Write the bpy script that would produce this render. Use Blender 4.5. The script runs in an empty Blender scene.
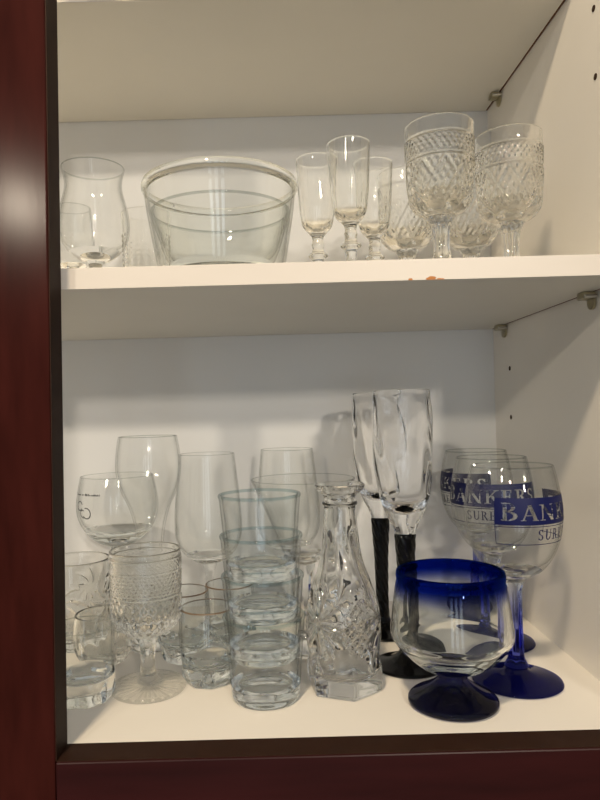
import bpy, bmesh, math, random
from mathutils import Vector, Matrix

random.seed(4)
PI = math.pi
S = bpy.context.scene
C = S.collection

# ------------------------------------------------------------------ sizes (metres)
CAM_Z = 0.2385          # lens height above the cabinet floor
FY = 0.455              # front of the wooden face frame
IY = 0.480              # back of the face frame = front of the cabinet box
BY = 0.811              # back panel
RX = 0.2706             # right side panel
LX = -0.62              # left side panel (behind the frame stile)
SHELF_B, SHELF_T = 0.3305, 0.3460
TOP_B, TOP_T = 0.5985, 0.6140

# ------------------------------------------------------------------ materials
def new_mat(name):
    m = bpy.data.materials.new(name); m.use_nodes = True
    nt = m.node_tree; nt.nodes.clear()
    out = nt.nodes.new('ShaderNodeOutputMaterial')
    return m, nt, out

def solid(name, col, rough=0.5, spec=0.5, noise=0.0, scale=20.0, bump=0.0, stretch=(1, 1, 1), metallic=0.0, coat=0.0):
    m, nt, out = new_mat(name)
    b = nt.nodes.new('ShaderNodeBsdfPrincipled')
    b.inputs['Roughness'].default_value = rough
    b.inputs['Specular IOR Level'].default_value = spec
    b.inputs['Metallic'].default_value = metallic
    b.inputs['Coat Weight'].default_value = coat
    b.inputs['Coat Roughness'].default_value = 0.25
    b.inputs['Base Color'].default_value = (*col, 1)
    nt.links.new(b.outputs[0], out.inputs[0])
    if noise or bump:
        tc = nt.nodes.new('ShaderNodeTexCoord'); mp = nt.nodes.new('ShaderNodeMapping')
        mp.inputs['Scale'].default_value = stretch
        n = nt.nodes.new('ShaderNodeTexNoise'); n.inputs['Scale'].default_value = scale
        n.inputs['Detail'].default_value = 6
        nt.links.new(tc.outputs['Object'], mp.inputs[0]); nt.links.new(mp.outputs[0], n.inputs['Vector'])
        if noise:
            mx = nt.nodes.new('ShaderNodeMix'); mx.data_type = 'RGBA'
            mx.inputs[6].default_value = (*[c * (1 - noise) for c in col], 1)
            mx.inputs[7].default_value = (*[min(1, c * (1 + noise)) for c in col], 1)
            nt.links.new(n.outputs[0], mx.inputs[0]); nt.links.new(mx.outputs[2], b.inputs['Base Color'])
        if bump:
            bp = nt.nodes.new('ShaderNodeBump'); bp.inputs['Strength'].default_value = bump
            bp.inputs['Distance'].default_value = 0.001
            nt.links.new(n.outputs[0], bp.inputs['Height']); nt.links.new(bp.outputs[0], b.inputs['Normal'])
    return m

def glass(name, col, ior=1.48, grad=None, rough=0.0, through=0.0):
    """clear glass; grad = (z0, col0, z1, col1): the colour the glass itself has along its height"""
    m, nt, out = new_mat(name)
    g = nt.nodes.new('ShaderNodeBsdfGlass')
    g.inputs['IOR'].default_value = ior; g.inputs['Roughness'].default_value = rough
    g.inputs['Color'].default_value = (*col, 1)
    if grad:
        z0, c0, z1, c1 = grad
        tc = nt.nodes.new('ShaderNodeTexCoord'); sp = nt.nodes.new('ShaderNodeSeparateXYZ')
        mr = nt.nodes.new('ShaderNodeMapRange'); mr.interpolation_type = 'SMOOTHSTEP'
        mr.inputs['From Min'].default_value = z0; mr.inputs['From Max'].default_value = z1
        mx = nt.nodes.new('ShaderNodeMix'); mx.data_type = 'RGBA'
        mx.inputs[6].default_value = (*c0, 1); mx.inputs[7].default_value = (*c1, 1)
        nt.links.new(tc.outputs['Object'], sp.inputs[0]); nt.links.new(sp.outputs['Z'], mr.inputs[0])
        nt.links.new(mr.outputs[0], mx.inputs[0]); nt.links.new(mx.outputs[2], g.inputs['Color'])
    if through:
        tr = nt.nodes.new('ShaderNodeBsdfTransparent'); tr.inputs['Color'].default_value = (*col, 1)
        ms = nt.nodes.new('ShaderNodeMixShader'); ms.inputs[0].default_value = through
        nt.links.new(g.outputs[0], ms.inputs[1]); nt.links.new(tr.outputs[0], ms.inputs[2]); nt.links.new(ms.outputs[0], out.inputs[0])
    else:
        nt.links.new(g.outputs[0], out.inputs[0])
    return m

def thin_glass(name, col, edge=0.62, grad=None):
    """a thin glass wall: light passes straight on, a little mirror-like, and the long path at grazing angles takes more light"""
    m, nt, out = new_mat(name)
    L = nt.links.new
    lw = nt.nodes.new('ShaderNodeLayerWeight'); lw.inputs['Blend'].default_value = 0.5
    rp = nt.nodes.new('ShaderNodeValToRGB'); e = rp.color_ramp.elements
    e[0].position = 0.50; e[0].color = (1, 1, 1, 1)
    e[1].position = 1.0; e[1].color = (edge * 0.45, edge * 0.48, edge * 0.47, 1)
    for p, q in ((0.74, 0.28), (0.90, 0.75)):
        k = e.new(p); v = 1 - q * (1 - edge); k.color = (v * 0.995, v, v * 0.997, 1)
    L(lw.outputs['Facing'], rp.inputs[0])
    mul = nt.nodes.new('ShaderNodeMix'); mul.data_type = 'RGBA'; mul.blend_type = 'MULTIPLY'; mul.inputs[0].default_value = 1
    L(rp.outputs[0], mul.inputs[6]); mul.inputs[7].default_value = (*col, 1)
    if grad:
        z0, c0, z1, c1 = grad
        tc = nt.nodes.new('ShaderNodeTexCoord'); sp = nt.nodes.new('ShaderNodeSeparateXYZ')
        mr = nt.nodes.new('ShaderNodeMapRange'); mr.interpolation_type = 'SMOOTHSTEP'
        mr.inputs['From Min'].default_value = z0; mr.inputs['From Max'].default_value = z1
        mx = nt.nodes.new('ShaderNodeMix'); mx.data_type = 'RGBA'
        mx.inputs[6].default_value = (*c0, 1); mx.inputs[7].default_value = (*c1, 1)
        L(tc.outputs['Object'], sp.inputs[0]); L(sp.outputs['Z'], mr.inputs[0])
        L(mr.outputs[0], mx.inputs[0]); L(mx.outputs[2], mul.inputs[7])
    pw = nt.nodes.new('ShaderNodeMath'); pw.operation = 'POWER'; pw.inputs[1].default_value = 5
    ma = nt.nodes.new('ShaderNodeMath'); ma.operation = 'MULTIPLY_ADD'; ma.inputs[1].default_value = 0.75; ma.inputs[2].default_value = 0.032
    L(lw.outputs['Facing'], pw.inputs[0]); L(pw.outputs[0], ma.inputs[0])
    tr = nt.nodes.new('ShaderNodeBsdfTransparent'); gl = nt.nodes.new('ShaderNodeBsdfGlossy'); gl.inputs['Roughness'].default_value = 0.01
    ms = nt.nodes.new('ShaderNodeMixShader')
    L(mul.outputs[2], tr.inputs['Color']); L(ma.outputs[0], ms.inputs[0]); L(tr.outputs[0], ms.inputs[1]); L(gl.outputs[0], ms.inputs[2])
    L(ms.outputs[0], out.inputs[0])
    return m

def thin_above(o, z, mat, z2=None, rim=None):
    """the thin upper wall of a vessel takes the thin glass, its thick bottom (and a rolled rim above z2) keeps the solid one"""
    if z2 is None: z2 = max(v.co.z for v in o.data.vertices) - 0.0011
    o.data.materials.append(mat); k = len(o.data.materials) - 1
    for p in o.data.polygons:
        if z < p.center.z < z2: p.material_index = k
    if rim:
        o.data.materials.append(rim)
        for p in o.data.polygons:
            if p.center.z >= z2: p.material_index = k + 1
    return o

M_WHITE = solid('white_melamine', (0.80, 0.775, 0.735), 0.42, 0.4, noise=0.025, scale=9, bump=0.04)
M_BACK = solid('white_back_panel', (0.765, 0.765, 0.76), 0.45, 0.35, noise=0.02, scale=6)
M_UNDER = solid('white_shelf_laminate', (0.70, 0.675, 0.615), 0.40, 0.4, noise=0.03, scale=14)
M_EDGE = solid('white_edge_band', (0.56, 0.525, 0.49), 0.4, 0.4, noise=0.03, scale=60, stretch=(0.3, 1, 1))
M_RAW = solid('brown_chipboard', (0.16, 0.07, 0.035), 0.8, 0.2, noise=0.3, scale=200)
M_WOOD = solid('cherry_stained_wood', (0.030, 0.0062, 0.0048), 0.16, 0.07, noise=0.55, scale=16, bump=0.04, stretch=(5, 5, 0.9))
M_WOODH = solid('cherry_stained_wood_rail', (0.022, 0.0040, 0.0042), 0.34, 0.14, noise=0.55, scale=16, bump=0.15, stretch=(0.6, 5, 5))
M_DARK = solid('dark_brown_frame_edge', (0.024, 0.0098, 0.0055), 0.6, 0.12, noise=0.3, scale=60)
M_HOLE = solid('peg_hole_dark', (0.05, 0.03, 0.02), 0.9, 0.1)
M_RUST = solid('orange_stain', (0.40, 0.17, 0.06), 0.8, 0.2)
M_STEEL = solid('steel_pin', (0.6, 0.58, 0.52), 0.3, 0.5, metallic=1.0)
M_GOLD = solid('worn_gold_rim_line', (0.15, 0.105, 0.07), 0.4, 0.4, noise=0.8, scale=120)
M_INK = solid('blue_print', (0.0030, 0.0060, 0.058), 0.5, 0.2)
M_BLK = solid('grey_black_print', (0.09, 0.095, 0.10), 0.5, 0.3)
M_BLACKGLASS = solid('black_glass', (0.003, 0.003, 0.0035), 0.16, 0.22)
M_CLEAR = glass('clear_glass', (0.994, 0.996, 0.993), 1.42)
M_CRYSTAL = glass('pressed_glass', (0.996, 0.996, 0.988), 1.47)
M_PRESSFOOT = glass('pressed_foot_glass', (0.996, 0.996, 0.988), 1.45, through=0.6)
M_CUT = glass('cut_glass', (0.996, 0.996, 0.992), 1.50)
M_SWIRL = glass('swirled_glass', (0.996, 0.996, 0.996), 1.38)
M_BOWL = glass('bowl_glass', (0.984, 0.991, 0.986), 1.44)
M_GREEN = glass('faint_blue_green_glass', (0.982, 0.993, 0.993), 1.46)
M_RIM = glass('clear_to_cobalt_rim_glass', (1, 1, 1), 1.45, grad=(0.082, (0.98, 0.992, 0.990), 0.1000, (0.035, 0.10, 0.54)))
M_STEMGRAD = glass('clear_to_cobalt_stem_glass', (1, 1, 1), 1.5, grad=(0.030, (0.36, 0.40, 0.88), 0.094, (0.93, 0.95, 0.99)))
M_THIN = thin_glass('thin_clear_glass', (0.994, 0.996, 0.994), 0.74)
M_THING = thin_glass('thin_tumbler_glass', (0.986, 0.993, 0.994), 0.60)
M_THINB = thin_glass('thin_bowl_glass', (0.986, 0.991, 0.986), 0.66)
M_LIP = thin_glass('clear_glass_rim', (0.80, 0.82, 0.81), 0.6)
M_LIPG = thin_glass('blue_green_tumbler_rim', (0.80, 0.865, 0.88), 0.55)
M_COBALT = thin_glass('cobalt_glass', (0.13, 0.155, 0.53), 0.7)
M_COBALTD = thin_glass('deep_cobalt_glass', (0.11, 0.115, 0.34), 0.6)
M_CLIP = solid('yellowed_clear_plastic', (0.62, 0.56, 0.36), 0.3, 0.5)
M_CLIP.node_tree.nodes['Principled BSDF'].inputs['Transmission Weight'].default_value = 0.75

# ------------------------------------------------------------------ object helpers
def link_mesh(name, bm, mat, parent=None, loc=(0, 0, 0), smooth=False, sharp=None):
    me = bpy.data.meshes.new(name); bm.to_mesh(me); bm.free()
    for m in (mat if isinstance(mat, (list, tuple)) else [mat]): me.materials.append(m)
    if smooth:
        for p in me.polygons: p.use_smooth = True
        if sharp: me.set_sharp_from_angle(angle=math.radians(sharp))
    o = bpy.data.objects.new(name, me); C.objects.link(o); o.location = loc
    if parent: o.parent = parent
    return o

def tag(o, label, cat, group=None):
    o['label'] = label; o['category'] = cat
    if group: o['group'] = group
    return o

def thing(name, label, cat, loc=(0, 0, 0), rz=0.0, group=None):
    o = bpy.data.objects.new(name, None); C.objects.link(o)
    o.location = loc; o.rotation_euler = (0, 0, rz); o.empty_display_size = 0.02
    return tag(o, label, cat, group)

def dup(root, loc, rz, label, group=None):
    r = root.copy(); C.objects.link(r); r.location = loc; r.rotation_euler = (0, 0, rz); r['label'] = label
    if group: r['group'] = group
    for ch in list(root.children):
        c = ch.copy(); C.objects.link(c); c.parent = r
        for g in ch.children:
            d = g.copy(); C.objects.link(d); d.parent = c
    return r

def add_box(bm, x0, x1, y0, y1, z0, z1, bevel=0.0, lean=0.0, mi=0):
    vs = []
    for z in (z0, z1):
        s = lean * z
        vs.append([bm.verts.new((x + s, y, z)) for x, y in ((x0, y0), (x1, y0), (x1, y1), (x0, y1))])
    a, b = vs
    fs = [bm.faces.new((a[3], a[2], a[1], a[0])), bm.faces.new(b)]
    for i in range(4):
        j = (i + 1) % 4
        fs.append(bm.faces.new((a[i], a[j], b[j], b[i])))
    for f in fs: f.material_index = mi
    if bevel:
        es = list({e for f in fs for e in f.edges})
        bmesh.ops.bevel(bm, geom=es, offset=bevel, segments=2, affect='EDGES', profile=0.5)

def box_obj(name, x0, x1, y0, y1, z0, z1, mat, parent=None, bevel=0.0, lean=0.0):
    bm = bmesh.new(); add_box(bm, x0, x1, y0, y1, z0, z1, bevel, lean)
    return link_mesh(name, bm, mat, parent)

# ------------------------------------------------------------------ surfaces of revolution
def spline(pts, n=6):
    """Catmull-Rom through (r, z) points"""
    out = []
    P = [pts[0]] + list(pts) + [pts[-1]]
    for i in range(1, len(P) - 2):
        p0, p1, p2, p3 = P[i - 1], P[i], P[i + 1], P[i + 2]
        for k in range(n):
            t = k / n
            f = lambda a, b, c, d: 0.5 * (2 * b + (c - a) * t + (2 * a - 5 * b + 4 * c - d) * t * t + (3 * b - a - 3 * c + d) * t ** 3)
            out.append((max(0.0, f(p0[0], p1[0], p2[0], p3[0])), f(p0[1], p1[1], p2[1], p3[1])))
    out.append(tuple(pts[-1]))
    return out

def refine(pts, step):
    out = [pts[0]]
    for a, b in zip(pts, pts[1:]):
        d = math.hypot(b[0] - a[0], b[1] - a[1]); n = max(1, int(d / step + 0.5))
        for k in range(1, n + 1):
            out.append((a[0] + (b[0] - a[0]) * k / n, a[1] + (b[1] - a[1]) * k / n))
    return out

def r_at(prof, z):
    if z <= prof[0][1]: return prof[0][0]
    for a, b in zip(prof, prof[1:]):
        if a[1] <= z <= b[1] and b[1] > a[1]:
            return a[0] + (b[0] - a[0]) * (z - a[1]) / (b[1] - a[1])
    return prof[-1][0]

def inner_wall(outer, t, zin, h, n=40, tlow=None):
    """inside of a vessel: from under the rim down to the axis at zin, rounded over height h"""
    H = outer[-1][1]
    pts = []
    for k in range(7):                                        # round the rim over
        a = PI * k / 6
        pts.append((outer[-1][0] - t / 2 + t / 2 * math.cos(a), H + t / 2 * math.sin(a)))
    zs = [H - (H - zin - h) * k / n for k in range(1, n + 1)]
    zs += [zin + h * (1 - math.sin(PI / 2 * k / 14)) for k in range(1, 15)]
    for z in zs:
        q = max(0.0, min(1.0, (zin + h - z) / h))
        tt = t if tlow is None else t + (tlow - t) * max(0, 1 - (z - zin) / (H - zin)) ** 2
        r = max(0.0, r_at(outer, z) - tt) * math.sqrt(max(0.0, 1 - q * q))
        pts.append((r, z))
    pts[-1] = (0.0, zin)
    return pts[1:]

def lathe(prof, seg=96, mod=None, mod_n=None):
    """prof: (r, z) running up the outside and down the inside; mod(theta, z, r) -> dr on points with index < mod_n"""
    bm = bmesh.new(); rings = []
    for i, (r, z) in enumerate(prof):
        if r < 1e-6:
            rings.append([bm.verts.new((0, 0, z))]); continue
        ring = []
        for j in range(seg):
            th = 2 * PI * j / seg; rr = r
            if mod and (mod_n is None or i < mod_n): rr = max(1e-4, r + mod(th, z, r))
            ring.append(bm.verts.new((rr * math.cos(th), rr * math.sin(th), z)))
        rings.append(ring)
    for a, b in zip(rings, rings[1:]):
        if len(a) == 1 and len(b) == 1: continue
        for j in range(seg):
            k = (j + 1) % seg
            if len(a) == 1: bm.faces.new((a[0], b[k], b[j]))
            elif len(b) == 1: bm.faces.new((a[j], a[k], b[0]))
            else: bm.faces.new((a[j], a[k], b[k], b[j]))
    return bm

def split_lathe(root, names, pieces, mats, seg=96, mods=None, sharp=50):
    """pieces: consecutive runs of ONE profile; each run becomes a part, sharing its boundary ring with the next"""
    objs = []
    for i, (n, p, m) in enumerate(zip(names, pieces, mats)):
        md = mods[i] if mods else None
        mod, mn = (md if isinstance(md, tuple) else (md, None))
        objs.append(link_mesh(n, lathe(p, seg, mod, mn), m, root, smooth=True, sharp=sharp))
    return objs

def gauss(x, s): return math.exp(-(x / s) ** 2)
def step(x, a, b):
    t = max(0.0, min(1.0, (x - a) / (b - a))); return t * t * (3 - 2 * t)
def poly_mod(n, rot=0.0):
    """radius factor of a regular n-gon relative to its circumscribed circle"""
    def f(th):
        a = ((th - rot) % (2 * PI / n)) - PI / n
        return math.cos(PI / n) / math.cos(a)
    return f
def diamonds(th, z, n, w):
    return abs(math.cos(n * th / 2 + PI * z / w)) * abs(math.cos(n * th / 2 - PI * z / w))

# ------------------------------------------------------------------ pixel geometry of the photograph -> place in the cabinet
ROLL, FPX, VX, VY = 0.027, 660.0, 275.0, 410.0
def place(px, py, D):
    a, b = (px - VX) * D / FPX, (VY - py) * D / FPX
    return (a * math.cos(ROLL) + b * math.sin(ROLL), CAM_Z + b * math.cos(ROLL) - a * math.sin(ROLL))
def on_floor(px, D):
    """x on the cabinet floor below image column px at depth D"""
    a = (px - VX) * D / FPX
    return a * math.cos(ROLL) - CAM_Z * math.sin(ROLL) * 0.98
FLOOR = 0.0

# ================================================================== the cabinet
cab = thing('kitchen_cabinet', 'white kitchen cabinet interior with dark cherry wood face frame around it', 'cabinet', (0, 0, 0))
T = 0.016
box_obj('back_panel', LX - T, RX + T, BY, BY + 0.006, -0.02, 0.95, M_BACK, cab)['label'] = 'pale grey white back panel'
box_obj('side_panel', RX, RX + T, IY, BY, -0.02, 0.95, M_WHITE, cab)['label'] = 'white side panel with peg holes'
box_obj('side_panel', LX - T, LX, IY, BY, -0.02, 0.95, M_WHITE, cab)
box_obj('bottom_panel', LX, RX, IY, BY, -0.018, 0.0, M_WHITE, cab)['label'] = 'cream white cabinet floor'
box_obj('top_panel', LX, RX, IY, BY, 0.93, 0.95, M_WHITE, cab)
LEAN = 0.013
XE = -0.1575
fr = box_obj('frame_stile', XE - 0.040, XE - 0.0006, FY, IY, -0.075, 0.95, M_WOOD, cab, bevel=0.0012, lean=LEAN)
fr['label'] = 'dark cherry stained upright'
bm = bmesh.new(); add_box(bm, XE - 0.0006, XE, FY + 0.0012, IY, 0.0, 0.93, lean=LEAN)
link_mesh('edge_strip', bm, M_DARK, fr)['label'] = 'near black inner edge'
rl = box_obj('frame_rail', XE - 0.0005, RX + 0.06, FY, IY, -0.075, -0.0006, M_WOODH, cab, bevel=0.0012)
rl['label'] = 'dark cherry stained bottom rail'
bm = bmesh.new(); add_box(bm, XE, RX, FY + 0.0012, IY, -0.0006, 0.0)
link_mesh('edge_strip', bm, M_DARK, rl)['label'] = 'near black inner edge'
box_obj('frame_stile', RX + 0.004, RX + 0.06, FY, IY, 0.0, 0.95, M_WOOD, cab, bevel=0.0012)
box_obj('frame_rail', XE + 0.02, RX + 0.0035, FY, IY, 0.875, 0.95, M_WOODH, cab, bevel=0.0012)
# far end of the face frame, beyond the left edge of the photograph
box_obj('frame_stile', LX - 0.02, LX + 0.03, FY, IY, -0.075, 0.95, M_WOOD, cab, bevel=0.0012)
box_obj('frame_rail', LX + 0.0305, XE - 0.0405, FY, IY, -0.075, -0.0006, M_WOODH, cab, bevel=0.0012)
box_obj('frame_rail', LX + 0.0305, XE - 0.027, FY, IY, 0.875, 0.95, M_WOODH, cab, bevel=0.0012)
# peg holes drilled in the right side panel
for (y, z) in ((0.757, 0.2790), (0.757, 0.2230), (0.542, 0.5610), (0.542, 0.5050)):
    bm = bmesh.new()
    bmesh.ops.create_cone(bm, cap_ends=True, segments=20, radius1=0.0026, radius2=0.0026, depth=0.0006,
                          matrix=Matrix.Translation((RX - 0.0002, y, z)) @ Matrix.Rotation(PI / 2, 4, 'Y'))
    link_mesh('peg_hole', bm, M_HOLE, cab)

def make_shelf(label, y0, zb, zt):
    t = thing('shelf', label, 'shelf', (0, 0, zb))
    h = zt - zb
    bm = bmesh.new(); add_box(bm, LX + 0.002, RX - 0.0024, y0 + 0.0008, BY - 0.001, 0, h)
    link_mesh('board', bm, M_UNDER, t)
    bm = bmesh.new(); add_box(bm, LX + 0.002, RX - 0.0024, y0, y0 + 0.0007, 0, h, bevel=0.0002)
    link_mesh('front_edge', bm, M_EDGE, t)['label'] = 'pinkish white front edge'
    bm = bmesh.new(); add_box(bm, RX - 0.0022, RX - 0.0006, y0 + 0.001, BY - 0.002, 0, h)
    link_mesh('end_edge', bm, M_RAW, t)['label'] = 'bare brown end'
    return t
mid = make_shelf('white middle shelf with pinkish front edge, dividing the two rows of glassware', 0.482, SHELF_B, SHELF_T)
top = make_shelf('uppermost white shelf seen only from below, above the bowls', 0.575, TOP_B, TOP_T)
bm = bmesh.new()                                               # food specks on the lower front edge
for (x, z, rx, rz_) in ((0.1017, 0.0002, 0.0016, 0.0011), (0.1165, 0.0005, 0.0036, 0.0015), (0.1235, 0.0, 0.0030, 0.0006)):
    vs = []
    for k in range(14):
        a = 2 * PI * k / 14; q = 1 + 0.25 * random.uniform(-1, 1)
        vs.append(bm.verts.new((x + rx * q * math.cos(a), 0.4818, max(0.0, z + 0.0004 + rz_ * q * math.sin(a)))))
    bm.faces.new(vs)
bmesh.ops.recalc_face_normals(bm, faces=bm.faces[:])
link_mesh('food_stain', bm, M_RUST, mid)['label'] = 'orange brown specks'

def clip(label, y, z):
    t = thing('shelf_clip', label, 'shelf clip', (RX, y, z), 0, 'plastic shelf clips')
    bm = bmesh.new(); add_box(bm, -0.0115, -0.0004, -0.006, 0.006, -0.0062, -0.0003, bevel=0.0012)
    link_mesh('clip_body', bm, M_CLIP, t, smooth=True, sharp=40)
    bm = bmesh.new()
    bmesh.ops.create_cone(bm, cap_ends=True, segments=24, radius1=0.0062, radius2=0.0062, depth=0.002,
                          matrix=Matrix.Translation((-0.0016, 0, -0.0085)) @ Matrix.Rotation(PI / 2, 4, 'Y'))
    link_mesh('lobe', bm, M_CLIP, t, smooth=True, sharp=40)
    bm = bmesh.new()
    bmesh.ops.create_cone(bm, cap_ends=True, segments=16, radius1=0.0018, radius2=0.0018, depth=0.010,
                          matrix=Matrix.Translation((-0.006, -0.0078, -0.0045)) @ Matrix.Rotation(PI / 2, 4, 'Y'))
    link_mesh('pin', bm, M_STEEL, t, smooth=True, sharp=40)['label'] = 'steel pin'
    return t
clip('clear plastic shelf clip under the back corner of the middle shelf', 0.768, SHELF_B)
clip('clear plastic shelf clip under the middle shelf nearest the front of the cabinet', 0.556, SHELF_B)
clip('clear plastic shelf clip under the uppermost shelf', 0.766, TOP_B)

# ================================================================== printing wrapped round a glass
def seg_in(u, v, x0, y0, x1, y1, w):
    """slanted bar whose horizontal width is w"""
    if not (min(y0, y1) <= v <= max(y0, y1)): return False
    x = x0 + (x1 - x0) * (v - y0) / (y1 - y0)
    return abs(u - x) <= w / 2
def ring_in(u, v, cx, cy, rx, ry, w, a0, a1, thin=0.07):
    a = math.degrees(math.atan2((v - cy) / ry, (u - cx) / rx))
    while a < a0: a += 360
    if a > a1: return False
    q = math.hypot((u - cx) / rx, (v - cy) / ry)
    c = abs(math.cos(math.radians(a)))
    return 1 - (thin + (w - thin) * c) / rx <= q <= 1
def rect_in(u, v, x0, x1, y0, y1): return x0 <= u <= x1 and y0 <= v <= y1
SF = 0.055
def serif(u, v, xc, w, y): return rect_in(u, v, xc - w / 2, xc + w / 2, y, y + SF)
GLYPH = {
 'B': (0.70, lambda u, v: rect_in(u, v, .12, .26, 0, 1) or rect_in(u, v, .02, .34, 0, SF) or rect_in(u, v, .02, .34, 1 - SF, 1)
       or (u > .24 and (ring_in(u, v, .28, .755, .28, .245, .14, -90, 90) or ring_in(u, v, .28, .265, .36, .265, .15, -90, 90)))),
 'A': (0.76, lambda u, v: seg_in(u, v, .10, 0, .37, 1, .065) or seg_in(u, v, .64, 0, .37, 1, .16) or rect_in(u, v, .2, .56, .30, .355)
       or serif(u, v, .11, .22, 0) or serif(u, v, .64, .28, 0)),
 'N': (0.80, lambda u, v: rect_in(u, v, .11, .175, 0, 1) or rect_in(u, v, .63, .69, 0, 1) or seg_in(u, v, .14, 1, .66, 0, .17)
       or serif(u, v, .14, .24, 0) or serif(u, v, .11, .2, 1 - SF) or serif(u, v, .66, .24, 1 - SF)),
 'K': (0.76, lambda u, v: rect_in(u, v, .12, .26, 0, 1) or serif(u, v, .19, .32, 0) or serif(u, v, .19, .32, 1 - SF)
       or seg_in(u, v, .22, .40, .60, 1, .08) or seg_in(u, v, .36, .60, .68, 0, .17) or serif(u, v, .60, .26, 1 - SF) or serif(u, v, .67, .26, 0)),
 'E': (0.66, lambda u, v: rect_in(u, v, .12, .26, 0, 1) or rect_in(u, v, .02, .58, 0, SF) or rect_in(u, v, .02, .56, 1 - SF, 1)
       or rect_in(u, v, .2, .46, .48, .535) or rect_in(u, v, .53, .585, 0, .22) or rect_in(u, v, .51, .56, .78, 1) or rect_in(u, v, .43, .47, .4, .62)),
 'R': (0.74, lambda u, v: rect_in(u, v, .12, .26, 0, 1) or serif(u, v, .19, .32, 0) or rect_in(u, v, .02, .34, 1 - SF, 1)
       or (u > .24 and ring_in(u, v, .28, .745, .29, .255, .14, -90, 90)) or seg_in(u, v, .38, .52, .66, 0, .17) or serif(u, v, .67, .2, 0)),
 'S': (0.60, lambda u, v: ring_in(u, v, .29, .745, .23, .255, .13, 25, 270) or ring_in(u, v, .29, .26, .25, .26, .14, -155, 90)
       or rect_in(u, v, .46, .50, .72, .96) or rect_in(u, v, .05, .09, .04, .30)),
 'U': (0.76, lambda u, v: rect_in(u, v, .12, .26, .30, 1) or rect_in(u, v, .60, .66, .30, 1) or ring_in(u, v, .39, .32, .27, .32, .13, 180, 360)
       or serif(u, v, .19, .32, 1 - SF) or serif(u, v, .63, .24, 1 - SF)),
 'T': (0.68, lambda u, v: rect_in(u, v, .27, .41, 0, 1) or rect_in(u, v, .04, .64, 1 - SF, 1) or serif(u, v, .34, .32, 0)
       or rect_in(u, v, .04, .085, .76, 1) or rect_in(u, v, .595, .64, .76, 1)),
 'Y': (0.74, lambda u, v: seg_in(u, v, .12, 1, .37, .42, .16) or seg_in(u, v, .64, 1, .38, .42, .07) or rect_in(u, v, .30, .44, 0, .48)
       or serif(u, v, .37, .32, 0) or serif(u, v, .13, .28, 1 - SF) or serif(u, v, .63, .24, 1 - SF)),
}
def text_in(s, u, v, x0, y0, h, sx=1.0, gap=0.08, first=1.0):
    """is (u, v) inside the lettering s starting at x0, baseline y0, cap height h (first letter taller by `first`)"""
    x = x0
    for i, ch in enumerate(s):
        hh = h * (first if i == 0 else 1.0); w, f = GLYPH[ch]
        if x <= u < x + w * hh * sx and y0 <= v <= y0 + hh:
            return f((u - x) / (hh * sx), (v - y0) / hh)
        x += (w + gap) * hh * sx
    return False
def text_len(s, h, sx=1.0, gap=0.08, first=1.0):
    return sum((GLYPH[c][0] + gap) * h * sx * (first if i == 0 else 1) for i, c in enumerate(s)) - gap * h * sx

def print_mesh(prof, test, a0, a1, z0, z1, R, d=0.0003, off=0.00018):
    """cells of a fine grid on the outside of the glass, kept where test(u, z) holds; u runs to the viewer's right"""
    nu, nz = int((a1 - a0) * R / d), int((z1 - z0) / d)
    bm = bmesh.new(); V = {}
    def vert(i, k):
        if (i, k) not in V:
            th = a0 + (a1 - a0) * i / nu; z = z0 + (z1 - z0) * k / nz; r = r_at(prof, z) + off
            V[(i, k)] = bm.verts.new((r * math.cos(th), r * math.sin(th), z))
        return V[(i, k)]
    for i in range(nu):
        for k in range(nz):
            if test((a1 - a0) * R * (i + .5) / nu, z0 + (z1 - z0) * (k + .5) / nz):
                bm.faces.new((vert(i, k), vert(i + 1, k), vert(i + 1, k + 1), vert(i, k + 1)))
    return bm

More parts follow.
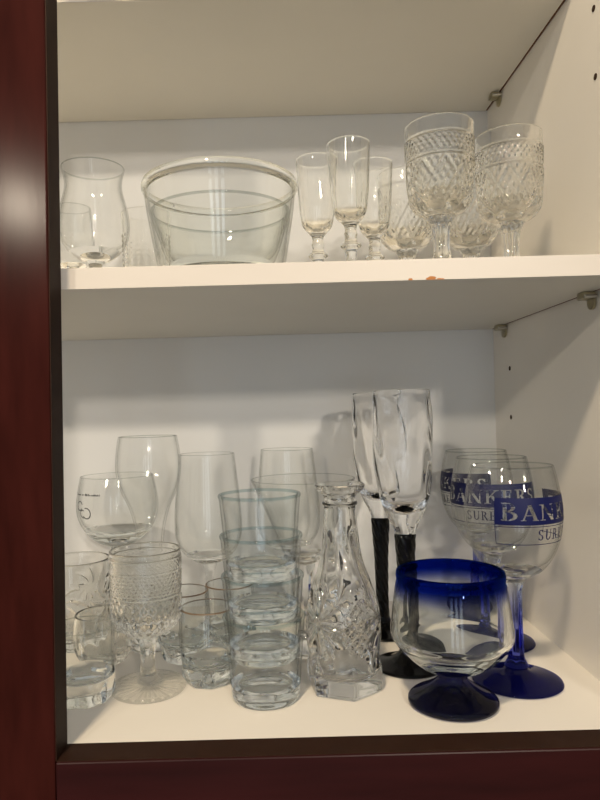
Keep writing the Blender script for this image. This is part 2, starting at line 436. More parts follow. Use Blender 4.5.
# ================================================================== lower row of glassware
# ---- three printed wine glasses with cobalt stems
def make_bankers(label, x, y, rz):
    t = thing('wine_glass', label, 'wine glass', (x, y, FLOOR), rz, 'printed wine glasses with cobalt stems')
    foot = [(0, 0.0006), (0.030, 0.0006), (0.0363, 0.0003), (0.0375, 0.0013), (0.0369, 0.0026)] + spline([(0.0361, 0.003), (0.026, 0.0052), (0.0135, 0.0085), (0.0092, 0.0118), (0.0102, 0.0142)], 6)
    stem = refine([(0.0102, 0.0142), (0.0086, 0.0175), (0.0074, 0.0220), (0.0068, 0.050), (0.0069, 0.078), (0.0082, 0.0865), (0.0115, 0.0900)], 0.003)
    outer = spline([(0.0115, 0.0900), (0.0225, 0.0965), (0.0315, 0.1080), (0.0377, 0.1240), (0.0401, 0.1420), (0.0396, 0.1560), (0.0368, 0.1730), (0.0338, 0.1855)], 9)
    bowl = outer + inner_wall(outer, 0.0013, 0.0945, 0.014)
    hexa = poly_mod(6, 0.3)
    def smod(th, z, r): return r * (hexa(th) - 1) * step(z, 0.016, 0.021) * (1 - step(z, 0.078, 0.088))
    f, s, b = split_lathe(t, ('foot', 'stem', 'bowl'), (foot, stem, bowl), (M_COBALT, M_STEMGRAD, M_CLEAR), 96, (None, smod, None), 40)
    thin_above(b, 0.0965, M_THIN, None, M_LIP)
    f['label'] = 'cobalt blue foot'; s['label'] = 'stem fading from clear into cobalt blue'
    R = 0.0400; A0, A1 = 0.0, math.radians(160)
    W = (A1 - A0) * R
    zb0, zb1, zl = 0.1408, 0.1625, 0.1245
    h1 = 0.0128; n1 = text_len('BANKERS', h1, 1.0, 0.06, 1.12); s1 = (W - 0.009) / n1
    h2 = 0.0088; n2 = text_len('SURETY', h2, 1.05, 0.1)
    def test(u, z):
        if z >= zb0:
            return not text_in('BANKERS', u, z, 0.0045, zb0 + 0.0036, h1, s1, 0.06, 1.12)
        lw = 0.0005
        if z <= zl + lw or u <= lw or u >= W - lw: return True
        if zb0 - 0.0017 <= z <= zb0 - 0.0011: return True
        return text_in('SURETY', u, z, (W - n2) / 2, zl + 0.0036, h2, 1.05, 0.1)
    bm = print_mesh(outer, test, A0, A1, zl, zb1, R)
    p = link_mesh('printed_logo', bm, M_INK, b, smooth=True)
    p['label'] = 'blue band with clear capitals over a thin box of blue capitals'
    return t
FRONT = -PI / 2                                                # angle of the side turned to the camera
B1 = make_bankers('foremost of three wine glasses with a blue printed band, nearest the cabinet opening', 0.2015, 0.567, FRONT - math.radians(40))
dup(B1, (0.2150, 0.662, FLOOR), FRONT - math.radians(103), 'middle of three wine glasses with a blue printed band, between the other two')
dup(B1, (0.2300, 0.762, FLOOR), FRONT - math.radians(154), 'rearmost of three wine glasses with a blue printed band, near the back panel')

# ---- blue-rimmed goblet
t = thing('goblet', 'squat clear goblet with cobalt blue rim and dark blue foot', 'goblet', (on_floor(453.5, 0.528), 0.529, FLOOR), 0)
foot = [(0, 0.0008), (0.028, 0.0008), (0.0335, 0.0004), (0.0356, 0.0020), (0.0354, 0.0042), (0.0340, 0.0056)] + spline([(0.0325, 0.0066), (0.0240, 0.0112), (0.0165, 0.0160), (0.0120, 0.0200), (0.0112, 0.0222)], 6)
neck = spline([(0.0112, 0.0222), (0.0128, 0.0240), (0.0120, 0.0262)], 5)
outer = spline([(0.0120, 0.0262), (0.0235, 0.0296), (0.0330, 0.0362), (0.0410, 0.0442), (0.0468, 0.0522), (0.0482, 0.0585), (0.0464, 0.0740), (0.0436, 0.0930), (0.0424, 0.0985), (0.0428, 0.1020), (0.0425, 0.1050)], 7)
bowl = outer + inner_wall(outer, 0.0036, 0.0345, 0.016, tlow=0.0060)
def bmod(th, z, r): return 0.0004 * math.sin(3 * th + 40 * z) + 0.0002 * math.sin(7 * th)
f, n, b = split_lathe(t, ('foot', 'stem', 'bowl'), (foot, neck, bowl), (M_COBALTD, M_COBALTD, M_RIM), 112, (None, None, None), 60)
f['label'] = 'very dark cobalt foot'; n['label'] = 'dark cobalt knot of a stem'; b['label'] = 'clear bowl with cobalt rim'

# ---- two champagne flutes on twisted black stems
def make_flute(label, x, y, rz):
    t = thing('champagne_flute', label, 'champagne flute', (x, y, FLOOR), rz, 'flutes with black stems')
    foot = [(0, 0.0005), (0.028, 0.0005), (0.0312, 0.0004), (0.0320, 0.0013), (0.0314, 0.0025)] + spline([(0.030, 0.003), (0.018, 0.0062), (0.0095, 0.0120), (0.0068, 0.0180)], 6)
    stem = refine([(0.0068, 0.0180), (0.0064, 0.040), (0.0072, 0.080), (0.0090, 0.110), (0.0096, 0.1195), (0.0093, 0.1210)], 0.0012)
    join = spline([(0.0093, 0.1210), (0.0100, 0.1245), (0.0125, 0.1310), (0.0165, 0.1385)], 5)
    outer = spline([(0.0165, 0.1385), (0.0205, 0.1480), (0.0240, 0.1620), (0.0266, 0.1830), (0.0276, 0.2050), (0.0272, 0.2300), (0.0258, 0.2530)], 10)
    bowl = join[:-1] + outer
    n_out = len(bowl)
    bowl = bowl + inner_wall(outer, 0.0014, 0.1420, 0.016, n=46)
    def smod(th, z, r): return r * 0.10 * abs(math.cos(4 * (th + 62 * z))) - r * 0.06
    def bmod(th, z, r):
        a = step(z, 0.140, 0.165) * (1 - step(z, 0.240, 0.252))
        return -0.0010 * a * (0.5 + 0.5 * math.cos(7 * th + 88 * (z - 0.14) + 0.8 * math.sin(2 * th))) + 0.00035 * a * math.sin(3 * th - 95 * z)
    f, s, b = split_lathe(t, ('foot', 'stem', 'bowl'), (foot, stem, bowl), (M_BLACKGLASS, M_BLACKGLASS, M_SWIRL), 128, (None, smod, (bmod, n_out)), 60)
    f['label'] = 'black glass foot'; s['label'] = 'twisted black glass stem'; b['label'] = 'clear bowl with swirled ribs'
    return t
F1 = make_flute('front champagne flute on a twisted black stem, right behind the blue rimmed goblet', on_floor(409, 0.605), 0.607, 0.3)
dup(F1, (0.1085, 0.700, FLOOR), 1.1, 'rear champagne flute on a black stem, just behind the cut glass decanter')

# ---- cut glass decanter without stopper
t = thing('decanter', 'cut glass decanter with flared lip and hexagonal base, no stopper', 'decanter', (on_floor(344.5, 0.566), 0.566, FLOOR), math.radians(-90))
outer = spline([(0.0310, 0.0015), (0.0322, 0.0100), (0.0318, 0.0220), (0.0308, 0.0300), (0.0318, 0.0420), (0.0322, 0.0560), (0.0305, 0.0720), (0.0262, 0.0880), (0.0208, 0.1020), (0.0170, 0.1160), (0.0150, 0.1320), (0.0139, 0.1470), (0.0133, 0.1550)], 12)
ring = [(0.0133, 0.1555), (0.0148, 0.1562), (0.0151, 0.1574), (0.0148, 0.1586), (0.0133, 0.1594)]
lip = spline([(0.0133, 0.1596), (0.0137, 0.1630), (0.0166, 0.1664), (0.0206, 0.1698), (0.0219, 0.1728)], 6)
full = outer + ring + lip
n_out = len(full) + 2
base = [(0, 0.0016), (0.020, 0.0012), (0.0300, 0.0004)]
hexa = poly_mod(6, math.radians(8))
def decmod(th, z, r):
    w = 1 - step(z, 0.018, 0.040)
    d = r * (hexa(th) - 0.96) * w
    for k in range(3):
        c = math.radians(-48 + 120 * k)                       # stars
        u = ((th - c + PI) % (2 * PI) - PI) * 0.033; v = z - 0.062
        rho = math.hypot(u, v); ph = math.atan2(v, u)
        if rho < 0.034 and z < 0.118:
            q = abs(math.cos(4 * ph + 0.4))
            d -= 0.0026 * q ** 5 * step(rho, 0.001, 0.006) * (1 - step(rho, 0.024, 0.034))
        c2 = math.radians(18 + 120 * k)                       # crosshatched panels
        u2 = ((th - c2 + PI) % (2 * PI) - PI) * 0.033; v2 = z - 0.057
        m = (1 - step(abs(u2) + 0.45 * abs(v2), 0.013, 0.018)) * (1 - step(abs(v2), 0.020, 0.025))
        if m > 0:
            d += m * (0.0014 * abs(math.cos(PI * (u2 + v2) / 0.0085)) * abs(math.cos(PI * (u2 - v2) / 0.0085)) - 0.0012)
    n = step(z, 0.074, 0.092) * (1 - step(z, 0.128, 0.142))  # long flutes up the shoulder
    d -= n * 0.0012 * abs(math.cos(4 * (th + 9 * (z - 0.08)))) ** 3
    if z > 0.166: d += 0.0008 * math.cos(6 * th)
    return d
prof = base + full + inner_wall(full, 0.0026, 0.0095, 0.010, n=60, tlow=0.0042)
bo = link_mesh('bottle_body', lathe(prof, 200, decmod, n_out + 1), M_CUT, t, smooth=True, sharp=60)

# ---- stack of four tumblers
def make_tumbler(label, x, y, z, rz):
    t = thing('tumbler', label, 'tumbler', (x, y, z), rz, 'stacked tumblers')
    outer = [(0.0279, 0.0024), (0.0283, 0.0045)] + refine([(0.0283, 0.0046), (0.0338, 0.0655)], 0.004) + [(0.0344, 0.0664), (0.0347, 0.0672), (0.0346, 0.0680)]
    prof = [(0, 0.0022), (0.020, 0.0018), (0.0245, 0.0002), (0.0266, 0.0004)] + outer + inner_wall(outer, 0.0024, 0.0095, 0.006)
    o = link_mesh('glass_body', lathe(prof, 96), M_GREEN, t, smooth=True, sharp=50)
    thin_above(o, 0.0125, M_THING, 0.0661, M_LIPG)
    return t
TX = on_floor(266, 0.55)
T1 = make_tumbler('bottom tumbler of the stack of four, standing on the cabinet floor', TX, 0.550, FLOOR, 0)
for k, w in ((1, 'second tumbler from the bottom of the stack of four'), (2, 'third tumbler from the bottom of the stack of four'), (3, 'topmost tumbler of the stack of four')):
    dup(T1, (TX - 0.0004 * k, 0.550, FLOOR + 0.0335 * k), 0.7 * k, w)

# ---- pressed glass goblet at the left
t = thing('goblet', 'small pressed glass goblet with diamond bands and sunburst foot, on the cabinet floor', 'goblet', (on_floor(148.5, 0.572), 0.572, FLOOR), 0)
foot = [(0, 0.0020), (0.010, 0.0018)] + refine([(0.010, 0.0018), (0.0296, 0.0006)], 0.0012) + [(0.0312, 0.0004), (0.0324, 0.0016), (0.0324, 0.0034), (0.0316, 0.0044)] + refine([(0.0316, 0.0044), (0.0200, 0.0056), (0.0105, 0.0078)], 0.0012)
stem = spline([(0.0105, 0.0078), (0.0080, 0.0110), (0.0066, 0.0180), (0.0062, 0.0280), (0.0072, 0.0390), (0.0110, 0.0465)], 6)
ctrl = spline([(0.0110, 0.0465), (0.0200, 0.0510), (0.0262, 0.0575), (0.0288, 0.0660), (0.0296, 0.0860), (0.0302, 0.1050), (0.0307, 0.1205)], 6)
outer = refine(ctrl, 0.0007)
def fmod(th, z, r): return 0
def gmod(th, z, r):
    d = 0.0
    d += 0.0014 * diamonds(th, z, 26, 0.0125) * step(z, 0.050, 0.056) * (1 - step(z, 0.0815, 0.0825))
    d += 0.0011 * diamonds(th, z, 44, 0.0062) * step(z, 0.0860, 0.0868) * (1 - step(z, 0.1030, 0.1038))
    d += 0.0009 * abs(math.cos(22 * th + 900 * (z - 0.106) * (1 if int(th * 7) % 2 else 1))) * step(z, 0.1062, 0.1068) * (1 - step(z, 0.1135, 0.1142))
    for zz in (0.0842, 0.1050, 0.1152): d += 0.0008 * gauss(z - zz, 0.0009)
    return d
bowl = outer + inner_wall(outer, 0.0022, 0.0560, 0.016, n=44)
# the sunburst is pressed into the underside of the foot
def build_foot(foot, petals, depth, r0, r1):
    bm = lathe(foot, 160)
    for v in bm.verts:
        r = math.hypot(v.co.x, v.co.y)
        if v.co.z < 0.0022 and r0 < r < r1:
            th = math.atan2(v.co.y, v.co.x)
            v.co.z += depth * (0.5 + 0.5 * math.cos(petals * th)) * step(r, r0, r0 + 0.003) * (1 - step(r, r1 - 0.003, r1))
    return bm
fo = link_mesh('foot', build_foot(foot, 20, 0.0020, 0.006, 0.0300), M_PRESSFOOT, t, smooth=True, sharp=60)
fo['label'] = 'foot with pressed sunburst rays'
def facet6(th, z, r): return 0.0009 * abs(math.cos(4 * th)) * step(z, 0.008, 0.014)
split_lathe(t, ('stem', 'bowl'), (stem, bowl), (M_CRYSTAL, M_CRYSTAL), 160, (None, (gmod, len(outer))), 70)

# ---- thick based short tumbler at the very left
t = thing('tumbler', 'short thick based clear tumbler half hidden behind the wooden upright', 'tumbler', (on_floor(84, 0.556), 0.556, FLOOR), 0.2)
outer = spline([(0.0236, 0.0015), (0.0252, 0.0060), (0.0258, 0.0160), (0.0259, 0.0300), (0.0262, 0.0610)], 7)
octa = poly_mod(9, 0)
def tmod(th, z, r): return r * (octa(th) - 0.99) * 0.9 * (1 - step(z, 0.012, 0.021))
prof = [(0, 0.0015), (0.018, 0.0008), (0.0222, 0.0003)] + outer + inner_wall(outer, 0.0020, 0.0165, 0.006)
thin_above(link_mesh('glass_body', lathe(prof, 108, tmod, len(outer) + 3), M_GREEN, t, smooth=True, sharp=35), 0.0225, M_THING, None, M_LIP)

# ---- pinwheel cut tumbler
def pinwheel(th, z, n, zc, R, rad, depth, arms=8, tw=0.9):
    a = (th % (2 * PI / n)) - PI / n
    u, v = a * R, z - zc
    rho, ph = math.hypot(u, v), math.atan2(v, u)
    q = abs(math.cos(arms / 2 * (ph + tw * rho / rad)))
    return -depth * q ** 16 * step(rho, 0.10 * rad, 0.35 * rad) * (1 - step(rho, 0.75 * rad, rad))
t = thing('tumbler', 'straight tumbler cut with pinwheel stars, beside the wooden upright and behind a shorter tumbler', 'tumbler', (on_floor(78, 0.69), 0.690, FLOOR), 0.62)
outer = refine(spline([(0.0290, 0.0015), (0.0312, 0.0060), (0.0322, 0.0150), (0.0334, 0.0400), (0.0345, 0.0880)], 6), 0.0009)
def pmod(th, z, r): return pinwheel(th, z, 4, 0.050, 0.034, 0.0260, 0.0013) - 0.0008 * abs(math.cos(18 * th)) ** 3 * (1 - step(z, 0.022, 0.03))
prof = [(0, 0.002), (0.022, 0.0010), (0.0275, 0.0003)] + outer + inner_wall(outer, 0.0022, 0.0080, 0.008)
link_mesh('glass_body', lathe(prof, 288, pmod, len(outer) + 3), M_CRYSTAL, t, smooth=True, sharp=60)

# ---- small round cup
t = thing('cup', 'small rounded cut glass cup between the thick tumbler and the pressed goblet', 'glass cup', (on_floor(104, 0.633), 0.633, FLOOR), 0.3)
outer = refine(spline([(0.0150, 0.0012), (0.0205, 0.0040), (0.0262, 0.0130), (0.0283, 0.0240), (0.0277, 0.0370), (0.0262, 0.0480)], 6), 0.0009)
def rmod(th, z, r): return -0.0013 * abs(math.cos(6 * th + 60 * z)) ** 6 * step(z, 0.003, 0.008) * (1 - step(z, 0.024, 0.032))
prof = [(0, 0.0016), (0.010, 0.0010), (0.0135, 0.0003)] + outer + inner_wall(outer, 0.0020, 0.0060, 0.012)
link_mesh('glass_body', lathe(prof, 144, rmod, len(outer) + 3), M_CRYSTAL, t, smooth=True, sharp=60)

# ---- three gold rimmed rocks glasses
def make_rocks(label, x, y, rz):
    t = thing('rocks_glass', label, 'rocks glass', (x, y, FLOOR), rz, 'gold rimmed rocks glasses')
    outer = refine(spline([(0.0205, 0.0030), (0.0226, 0.0070), (0.0244, 0.0150), (0.0252, 0.0280), (0.0254, 0.0400), (0.0249, 0.0530), (0.0240, 0.0655)], 6), 0.0014)
    octo = poly_mod(8, 0.2)
    def om(th, z, r):
        w = 1 - step(z, 0.010, 0.020)
        return r * (octo(th) - 0.975) * w + 0.0012 * math.sin(5 * th + 0.6) * gauss(z - 0.018, 0.007)
    inner = inner_wall(outer, 0.0017, 0.0130, 0.009)
    prof = [(0, 0.0022), (0.012, 0.0015), (0.0180, 0.0004)] + outer + inner
    b = link_mesh('glass_body', lathe(prof, 128, om, len(outer) + 3), M_GREEN, t, smooth=True, sharp=32)
    thin_above(b, 0.0290, M_THING, None, M_LIP)
    H = outer[-1][1]
    g = [(0.02412, H - 0.0001), (0.02410, H + 0.0003), (0.0238, H + 0.0008), (0.0232, H + 0.00105), (0.0226, H + 0.0008)]
    link_mesh('gold_rim', lathe(g, 96), M_GOLD, t, smooth=True)['label'] = 'thin worn gold line round the rim'
    return t
G1 = make_rocks('nearest small rocks glass with faceted base, beside the stack of tumblers', on_floor(209, 0.585), 0.585, 0)
dup(G1, (on_floor(185, 0.640), 0.640, FLOOR), 0.4, 'gold rimmed rocks glass directly behind the pressed goblet')
dup(G1, (on_floor(231, 0.662), 0.662, FLOOR), 0.9, 'gold rimmed rocks glass mostly hidden behind the stack of tumblers')

# ---- snifter with small print
t = thing('snifter', 'round snifter with tiny dark print and a looped emblem, near the back panel', 'snifter', (on_floor(121, 0.760), 0.7585, FLOOR), 0)
foot = [(0, 0.0006), (0.030, 0.0005), (0.0328, 0.0005), (0.0335, 0.0015), (0.0328, 0.0028)] + spline([(0.031, 0.0032), (0.018, 0.0065), (0.0085, 0.0120), (0.0058, 0.0200)], 6)
stem = spline([(0.0058, 0.0200), (0.0050, 0.0450), (0.0056, 0.0750), (0.0100, 0.0880)], 6)
outer = spline([(0.0100, 0.0880), (0.0215, 0.0922), (0.0338, 0.1022), (0.0428, 0.1170), (0.0460, 0.1320), (0.0446, 0.1490), (0.0408, 0.1680)], 8)
bowl = outer + inner_wall(outer, 0.0013, 0.0985, 0.016, tlow=0.004)
f, s, b = split_lathe(t, ('foot', 'stem', 'bowl'), (foot, stem, bowl), (M_CLEAR, M_CLEAR, M_GREEN), 96, None, 60)
thin_above(b, 0.1080, M_THIN, None, M_LIP)
marks = []
x = 0.0
while x < 0.040:
    w = random.uniform(0.0010, 0.0022); hgt = random.uniform(0.0010, 0.0023)
    if random.random() < 0.86: marks.append((x, x + w, hgt))
    x += w + random.uniform(0.0003, 0.0009)
Rs = 0.0455
def emb(u, z):
    if 0.1500 <= z <= 0.1525:
        return any(a <= u <= b_ and z - 0.1502 <= h_ for a, b_, h_ in marks)
    def arc(cu, cz, ru, rz_, w, a0, a1):
        a = math.degrees(math.atan2((z - cz) / rz_, (u - cu) / ru)); q = math.hypot((u - cu) / ru, (z - cz) / rz_)
        while a < a0: a += 360
        return a <= a1 and abs(q - 1) < w
    return arc(0.0105, 0.1385, 0.0055, 0.0048, 0.13, 20, 330) or arc(0.0225, 0.1310, 0.0062, 0.0058, 0.11, -150, 110) or arc(0.0165, 0.1300, 0.0042, 0.0042, 0.14, 60, 300)
bm = print_mesh(outer, emb, FRONT - math.radians(62), FRONT - math.radians(10), 0.123, 0.153, Rs, 0.00028)
link_mesh('printed_emblem', bm, M_BLK, b)['label'] = 'tiny dark lettering over a looped emblem'

# ---- flared beer glass
t = thing('beer_glass', 'tall beer glass with a bulging top and narrow waist, behind the pressed goblet', 'beer glass', (on_floor(153, 0.68), 0.680, FLOOR), 0)
foot = [(0, 0.0016), (0.020, 0.0010), (0.0252, 0.0004), (0.0268, 0.0018), (0.0266, 0.0050)] + spline([(0.0258, 0.0068), (0.0200, 0.0105), (0.0150, 0.0170), (0.0132, 0.0260)], 6)
outer = spline([(0.0132, 0.0260), (0.0128, 0.0600), (0.0130, 0.0950), (0.0152, 0.1200), (0.0205, 0.1410), (0.0280, 0.1580), (0.0325, 0.1740), (0.0333, 0.1880), (0.0320, 0.2020), (0.0300, 0.2145)], 8)
body = outer + inner_wall(outer, 0.0016, 0.0330, 0.012, n=60, tlow=0.0030)
f, b = split_lathe(t, ('foot', 'bowl'), (foot, body), (M_CLEAR, M_CLEAR), 96, None, 60)
thin_above(b, 0.0360, M_THIN, None, M_LIP)

# ---- two big thin wine glasses
def make_wine(label, x, y):
    t = thing('wine_glass', label, 'wine glass', (x, y, FLOOR), 0, 'large thin plain wine glasses')
    foot = [(0, 0.0005), (0.028, 0.0005), (0.0312, 0.0004), (0.0320, 0.0012), (0.0314, 0.0022)] + spline([(0.030, 0.0026), (0.017, 0.0055), (0.0075, 0.0100), (0.0048, 0.0180)], 6)
    stem = spline([(0.0048, 0.0180), (0.0042, 0.0400), (0.0048, 0.0600), (0.0082, 0.0735)], 6)
    outer = spline([(0.0082, 0.0735), (0.0200, 0.0785), (0.0300, 0.0885), (0.0352, 0.1010), (0.0366, 0.1140), (0.0358, 0.1350), (0.0332, 0.1630), (0.0303, 0.1925)], 8)
    bowl = outer + inner_wall(outer, 0.0011, 0.0790, 0.014)
    f, s, b = split_lathe(t, ('foot', 'stem', 'bowl'), (foot, stem, bowl), (M_CLEAR,) * 3, 96, None, 60)
    thin_above(b, 0.0830, M_THIN, None, M_LIP)
    return t
W1 = make_wine('large thin plain wine glass between the beer glass and the stacked tumblers', on_floor(211, 0.72), 0.722)
dup(W1, (on_floor(291, 0.768), 0.768, FLOOR), 0.4, 'large plain wine glass by the back panel, behind the top of the tumbler stack')

# ---- wide flared goblet
t = thing('goblet', 'wide mouthed thin goblet on a thick stem, between the tumbler stack and the decanter', 'goblet', (on_floor(307, 0.66), 0.660, FLOOR), 0.3)
foot = [(0, 0.0006), (0.028, 0.0005), (0.0322, 0.0005), (0.0330, 0.0015), (0.0324, 0.0028)] + spline([(0.031, 0.0034), (0.019, 0.0068), (0.0105, 0.0130), (0.0078, 0.0200)], 6)
stem = refine(spline([(0.0078, 0.0200), (0.0066, 0.0380), (0.0072, 0.0560), (0.0094, 0.0760), (0.0104, 0.0850)], 6), 0.003)
outer = spline([(0.0104, 0.0850), (0.0150, 0.0885), (0.0225, 0.0985), (0.0290, 0.1140), (0.0360, 0.1330), (0.0440, 0.1510), (0.0520, 0.1690)], 8)
bowl = outer + inner_wall(outer, 0.0013, 0.0920, 0.010)
hx = poly_mod(6, 0)
def hmod(th, z, r): return r * (hx(th) - 1) * step(z, 0.022, 0.030) * (1 - step(z, 0.070, 0.082))
f, s, b = split_lathe(t, ('foot', 'stem', 'bowl'), (foot, stem, bowl), (M_CLEAR, M_CRYSTAL, M_CLEAR), 96, (None, hmod, None), 30)
thin_above(b, 0.0960, M_THIN, None, M_LIP)

# ================================================================== upper row of glassware
Z1 = SHELF_T
def up(px, py, D): return place(px, py, D)[0]

# ---- big snifter
t = thing('snifter', 'large tulip shaped snifter at the left end of the upper row', 'snifter', (up(95, 250, 0.60), 0.600, Z1), 0)
foot = [(0, 0.0005), (0.026, 0.0005), (0.0282, 0.0004), (0.0290, 0.0013), (0.0284, 0.0024)] + spline([(0.027, 0.0028), (0.016, 0.0055), (0.0072, 0.0100), (0.0050, 0.0160)], 6)
stem = spline([(0.0050, 0.0160), (0.0048, 0.0220), (0.0060, 0.0275), (0.0088, 0.0310)], 6)
outer = spline([(0.0088, 0.0310), (0.0165, 0.0348), (0.0238, 0.0412), (0.0296, 0.0510), (0.0316, 0.0630), (0.0303, 0.0775), (0.0264, 0.0925), (0.0254, 0.1000), (0.0260, 0.1070), (0.0282, 0.1160)], 8)
bowl = outer + inner_wall(outer, 0.0012, 0.0375, 0.014)
f, s, b = split_lathe(t, ('foot', 'stem', 'bowl'), (foot, stem, bowl), (M_CLEAR,) * 3, 96, None, 60)
thin_above(b, 0.0400, M_THIN, None, M_LIP)

# ---- small wine glass behind it
t = thing('wine_glass', 'small plain wine glass seen through the tulip snifter on the middle shelf', 'wine glass', (up(72, 230, 0.72), 0.720, Z1), 0)
foot = [(0, 0.0005), (0.022, 0.0005), (0.0248, 0.0004), (0.0255, 0.0012), (0.0250, 0.0022)] + spline([(0.024, 0.0026), (0.014, 0.005), (0.006, 0.010), (0.0045, 0.018)], 6)
stem = spline([(0.0045, 0.018), (0.004, 0.034), (0.0075, 0.050)], 6)
outer = spline([(0.0075, 0.050), (0.0165, 0.055), (0.0222, 0.066), (0.0238, 0.080), (0.0226, 0.098), (0.0205, 0.118)], 8)
f, s, b = split_lathe(t, ('foot', 'stem', 'bowl'), (foot, stem, outer + inner_wall(outer, 0.0012, 0.0545, 0.012)), (M_CLEAR,) * 3, 80, None, 60)
thin_above(b, 0.0580, M_THIN, None, M_LIP)

# ---- beaded tumbler beside the bowls
t = thing('tumbler', 'clear tumbler with beaded ribs, between the tulip snifter and the bowls', 'tumbler', (up(146, 230, 0.715), 0.715, Z1), 0)
outer = refine(spline([(0.0225, 0.0015), (0.0238, 0.0060), (0.0245, 0.0300), (0.0252, 0.0700), (0.0260, 0.1080)], 5), 0.001)
def bead(th, z, r): return 0.0009 * abs(math.cos(9 * th)) ** 4 * (0.55 + 0.45 * math.cos(2 * PI * z / 0.0052)) * step(z, 0.004, 0.008) * (1 - step(z, 0.082, 0.088))
prof = [(0, 0.0015), (0.018, 0.0008), (0.0215, 0.0003)] + outer + inner_wall(outer, 0.0018, 0.0080, 0.006)
link_mesh('glass_body', lathe(prof, 144, bead, len(outer) + 3), M_CRYSTAL, t, smooth=True, sharp=70)

# ---- two nested mixing bowls
BX, BYB = up(220, 200, 0.572), 0.574
t = thing('mixing_bowl', 'large clear glass mixing bowl with rolled rim, holding a smaller bowl', 'bowl', (BX, BYB, Z1), 0)
big = spline([(0.0430, 0.0010), (0.0480, 0.0035), (0.0520, 0.0090), (0.0553, 0.0190), (0.0578, 0.0320), (0.0606, 0.0480), (0.0633, 0.0650), (0.0648, 0.0770), (0.0654, 0.0815)], 8)
big += [(0.0669, 0.0825), (0.0677, 0.0842), (0.0677, 0.0862), (0.0669, 0.0882)]
prof = [(0, 0.0014), (0.030, 0.0010), (0.0380, 0.0003)] + big
inn = inner_wall(big, 0.0021, 0.0042, 0.010)
thin_above(link_mesh('bowl_body', lathe(prof + [(min(r, 0.0634) if z < 0.0878 else r, z) for r, z in inn], 128), M_BOWL, t, smooth=True, sharp=60), 0.0120, M_THINB, 0.0812)
t = thing('mixing_bowl', 'smaller clear glass bowl nested inside the large mixing bowl', 'bowl', (BX, BYB, Z1 + 0.0085), 0)
sm = spline([(0.0310, 0.0008), (0.0380, 0.0030), (0.0445, 0.0105), (0.0500, 0.0220), (0.0545, 0.0360), (0.0583, 0.0480), (0.0601, 0.0560)], 8)
prof = [(0, 0.0012), (0.024, 0.0008), (0.0285, 0.0003)] + sm + inner_wall(sm, 0.0022, 0.0052, 0.018)
thin_above(link_mesh('bowl_body', lathe(prof, 128), M_BOWL, t, smooth=True, sharp=60), 0.0110, M_THINB, 0.0548, M_LIP)

# ---- three small champagne flutes
def make_small_flute(label, x, y, rz):
    t = thing('champagne_flute', label, 'champagne flute', (x, y, Z1), rz, 'small knopped champagne flutes')
    foot = [(0, 0.0005), (0.017, 0.0005), (0.0192, 0.0004), (0.0198, 0.0014), (0.0192, 0.0026)] + spline([(0.018, 0.0030), (0.011, 0.0060), (0.0062, 0.0110), (0.0048, 0.0180)], 6)
    stem = refine([(0.0048, 0.0180), (0.0046, 0.0260), (0.0056, 0.0310), (0.0060, 0.0335), (0.0088, 0.0352), (0.0094, 0.0364), (0.0088, 0.0378), (0.0060, 0.0392), (0.0052, 0.0430), (0.0060, 0.0470), (0.0050, 0.0510), (0.0056, 0.0545), (0.0078, 0.0570)], 0.0014)
    outer = spline([(0.0078, 0.0570), (0.0122, 0.0615), (0.0150, 0.0680), (0.0166, 0.0780), (0.0176, 0.0920), (0.0184, 0.1100), (0.0193, 0.1265)], 7)
    bowl = outer + inner_wall(outer, 0.0013, 0.0605, 0.010)
    def fm(th, z, r): return -0.0004 * abs(math.cos(5 * th)) * (1 - step(z, 0.085, 0.11))
    split_lathe(t, ('foot', 'stem', 'bowl'), (foot, stem, bowl), (M_CRYSTAL,) * 3, 100, (None, None, (fm, len(outer))), 60)
    return t
SF1 = make_small_flute('tallest looking small champagne flute, in front of its two mates', up(349.5, 190, 0.587), 0.587, 0)
dup(SF1, (up(316.5, 190, 0.622), 0.622, Z1), 0.3, 'small champagne flute right beside the nested bowls')
dup(SF1, (up(373, 190, 0.636), 0.636, Z1), 0.5, 'small champagne flute beside the diamond patterned goblets')

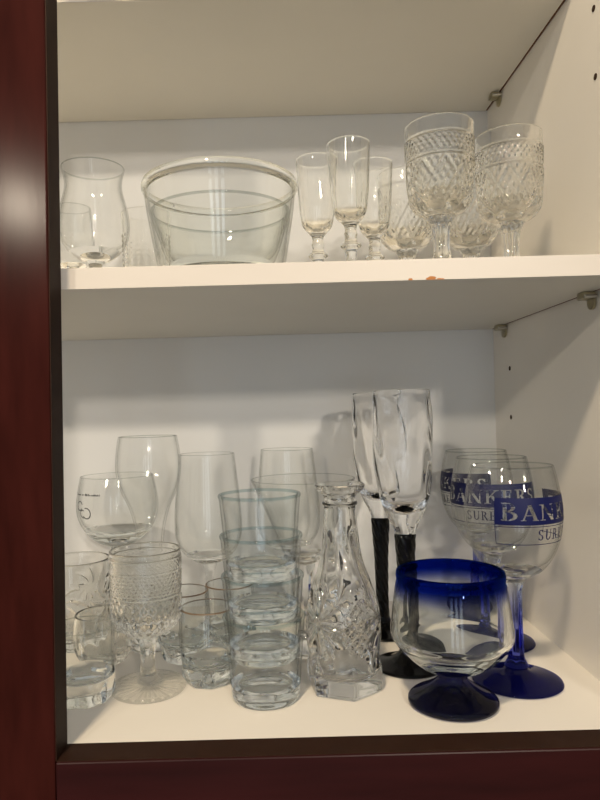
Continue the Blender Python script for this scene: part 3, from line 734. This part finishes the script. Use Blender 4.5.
# ---- four pressed glass goblets with a diamond band
def make_pressed(label, x, y, rz):
    t = thing('goblet', label, 'goblet', (x, y, Z1), rz, 'pressed glass goblets on the middle shelf')
    foot = [(0, 0.0018), (0.008, 0.0016)] + refine([(0.008, 0.0016), (0.0270, 0.0005)], 0.002) + [(0.0285, 0.0004), (0.0298, 0.0014), (0.0298, 0.0030), (0.0290, 0.0040)] + spline([(0.0285, 0.0042), (0.018, 0.0062), (0.0105, 0.0100), (0.0082, 0.0150)], 6)
    stem = spline([(0.0082, 0.0150), (0.0072, 0.0240), (0.0072, 0.0330), (0.0084, 0.0430), (0.0118, 0.0505)], 7)
    ctrl = spline([(0.0118, 0.0505), (0.0178, 0.0540), (0.0226, 0.0590), (0.0248, 0.0660), (0.0262, 0.0780), (0.0274, 0.0960), (0.0280, 0.1080), (0.0285, 0.1258)], 6)
    outer = refine(ctrl, 0.0007)
    def gm(th, z, r):
        d = 0.0011 * diamonds(th, z, 36, 0.0072) * step(z, 0.0975, 0.0981) * (1 - step(z, 0.1110, 0.1116))
        m = step(z, 0.058, 0.064) * (1 - step(z, 0.0932, 0.0942))
        n = 9
        a = n * th / 2; b = PI * (z - 0.078) / 0.0310                  # large crossed bars and bosses
        x1, x2 = abs(math.sin(a + b)), abs(math.sin(a - b))
        bars = max((1 - x1) ** 5, (1 - x2) ** 5)
        d += m * (0.0019 * bars + 0.0013 * diamonds(th, z, 27, 0.0110) * (1 - bars))
        lobes = step(z, 0.050, 0.056) * (1 - step(z, 0.064, 0.070))
        d += 0.0013 * lobes * abs(math.cos(4.5 * th))
        for zz in (0.0960, 0.1128): d += 0.0009 * gauss(z - zz, 0.0009)
        return d
    bowl = outer + inner_wall(outer, 0.0020, 0.0580, 0.016, n=44)
    def sm_(th, z, r): return -0.0010 * (0.5 - 0.5 * math.cos(8 * th)) * step(z, 0.0150, 0.020) * (1 - step(z, 0.044, 0.0505))
    fo = link_mesh('foot', build_foot(foot, 18, 0.0016, 0.005, 0.0275), M_CRYSTAL, t, smooth=True, sharp=60)
    split_lathe(t, ('stem', 'bowl'), (stem, bowl), (M_CRYSTAL,) * 2, 160, (sm_, (gm, len(outer))), 70)
    return t
P1 = make_pressed('foremost diamond patterned goblet, largest looking glass on the middle shelf', up(440, 180, 0.555), 0.555, 0.1)
dup(P1, (up(509, 180, 0.580), 0.580, Z1), 0.5, 'diamond patterned goblet closest to the white side panel')
dup(P1, (up(405, 180, 0.672), 0.672, Z1), 0.9, 'diamond patterned goblet seen just behind the small champagne flutes')
dup(P1, (up(470, 220, 0.672), 0.672, Z1), 0.2, 'diamond patterned goblet showing only between and behind the two front goblets')

# ================================================================== light
def area(name, loc, target, sx, sy, power, col):
    l = bpy.data.lights.new(name, 'AREA'); l.shape = 'RECTANGLE'; l.size = sx; l.size_y = sy
    l.energy = power; l.color = col
    o = bpy.data.objects.new(name, l); C.objects.link(o); o.location = loc
    d = Vector(target) - Vector(loc); o.rotation_euler = d.to_track_quat('-Z', 'Y').to_euler()
    return o
TGT = (0.05, 0.65, 0.25)
# glazed door behind the photographer: three tall panes of cool daylight
for i, x in enumerate((-0.56, -0.06, 0.44)):
    area('door_pane_light', (x, -2.6, -0.20), (x, 0.6, -0.20), 0.27, 1.9, 3.4, (0.80, 0.90, 1.0))
# two warm fixtures and one added fill across the room, and the ceiling fixture over the counter
area('far_spot_and_fill_light', (1.50, -5.5, 1.68), TGT, 0.26, 0.26, 85, (1.0, 0.89, 0.74))
area('far_spot_and_fill_light', (1.80, -5.5, 2.36), TGT, 0.26, 0.26, 85, (1.0, 0.88, 0.71))  # added fill lamp, no fixture: weakens the stile's shadow on the back panel
area('far_pendant_light', (-2.42, -5.5, 2.29), TGT, 0.26, 0.26, 95, (1.0, 0.87, 0.68))
area('ceiling_light', (-0.34, -0.62, 1.58), TGT, 0.13, 0.13, 26, (1.0, 0.79, 0.52))
w = bpy.data.worlds.new('room'); S.world = w; w.use_nodes = True
nt = w.node_tree; bg = nt.nodes['Background']; bg.inputs[1].default_value = 1.0
tc = nt.nodes.new('ShaderNodeTexCoord'); sp = nt.nodes.new('ShaderNodeSeparateXYZ'); rp = nt.nodes.new('ShaderNodeValToRGB')
mr = nt.nodes.new('ShaderNodeMapRange'); mr.inputs['From Min'].default_value = -1; mr.inputs['From Max'].default_value = 1
nt.links.new(tc.outputs['Generated'], sp.inputs[0]); nt.links.new(sp.outputs['Z'], mr.inputs[0]); nt.links.new(mr.outputs[0], rp.inputs[0])
rp.color_ramp.elements[0].position = 0.40; rp.color_ramp.elements[0].color = (0.20, 0.185, 0.16, 1)   # floor and low furniture of the room
rp.color_ramp.elements[1].position = 0.60; rp.color_ramp.elements[1].color = (0.345, 0.345, 0.335, 1)   # walls and ceiling of the room
nt.links.new(rp.outputs[0], bg.inputs[0])

# ================================================================== camera
cam = bpy.data.cameras.new('camera'); co = bpy.data.objects.new('camera', cam); C.objects.link(co)
cam.sensor_width = 36; cam.lens = FPX / 800 * 36; cam.clip_start = 0.01
cam.shift_x = (300 - VX) / 800; cam.shift_y = (VY - 400) / 800
R_ = Vector((math.cos(ROLL), 0, -math.sin(ROLL))); U_ = Vector((math.sin(ROLL), 0, math.cos(ROLL))); F_ = Vector((0, -1, 0))
m = Matrix((R_, U_, F_)).transposed().to_4x4(); m.translation = (0, 0, CAM_Z)
co.matrix_world = m
S.camera = co

S.view_settings.view_transform = 'Standard'; S.view_settings.look = 'None'
S.view_settings.gamma = 1; S.view_settings.use_curve_mapping = False
S.view_settings.exposure = 0.0
cy = S.cycles
cy.max_bounces = 24; cy.transmission_bounces = 24; cy.glossy_bounces = 8; cy.diffuse_bounces = 5; cy.transparent_max_bounces = 24
cy.caustics_refractive = True; cy.caustics_reflective = True
cy.sample_clamp_indirect = 4.0; cy.blur_glossy = 0.5
cy.use_denoising = True

# refracted light through the solid glass reaches the panels behind it
for o in bpy.data.objects:
    if o.type == 'MESH':
        if o.name.split('.')[0] in ('back_panel', 'side_panel', 'bottom_panel', 'board'): o.cycles.is_caustics_receiver = True
        elif any(m in (M_CRYSTAL, M_CUT, M_SWIRL, M_GREEN, M_BOWL, M_CLEAR) for m in o.data.materials): o.cycles.is_caustics_caster = True
    elif o.type == 'LIGHT' and 'pane' not in o.name: o.data.cycles.is_caustics_light = True
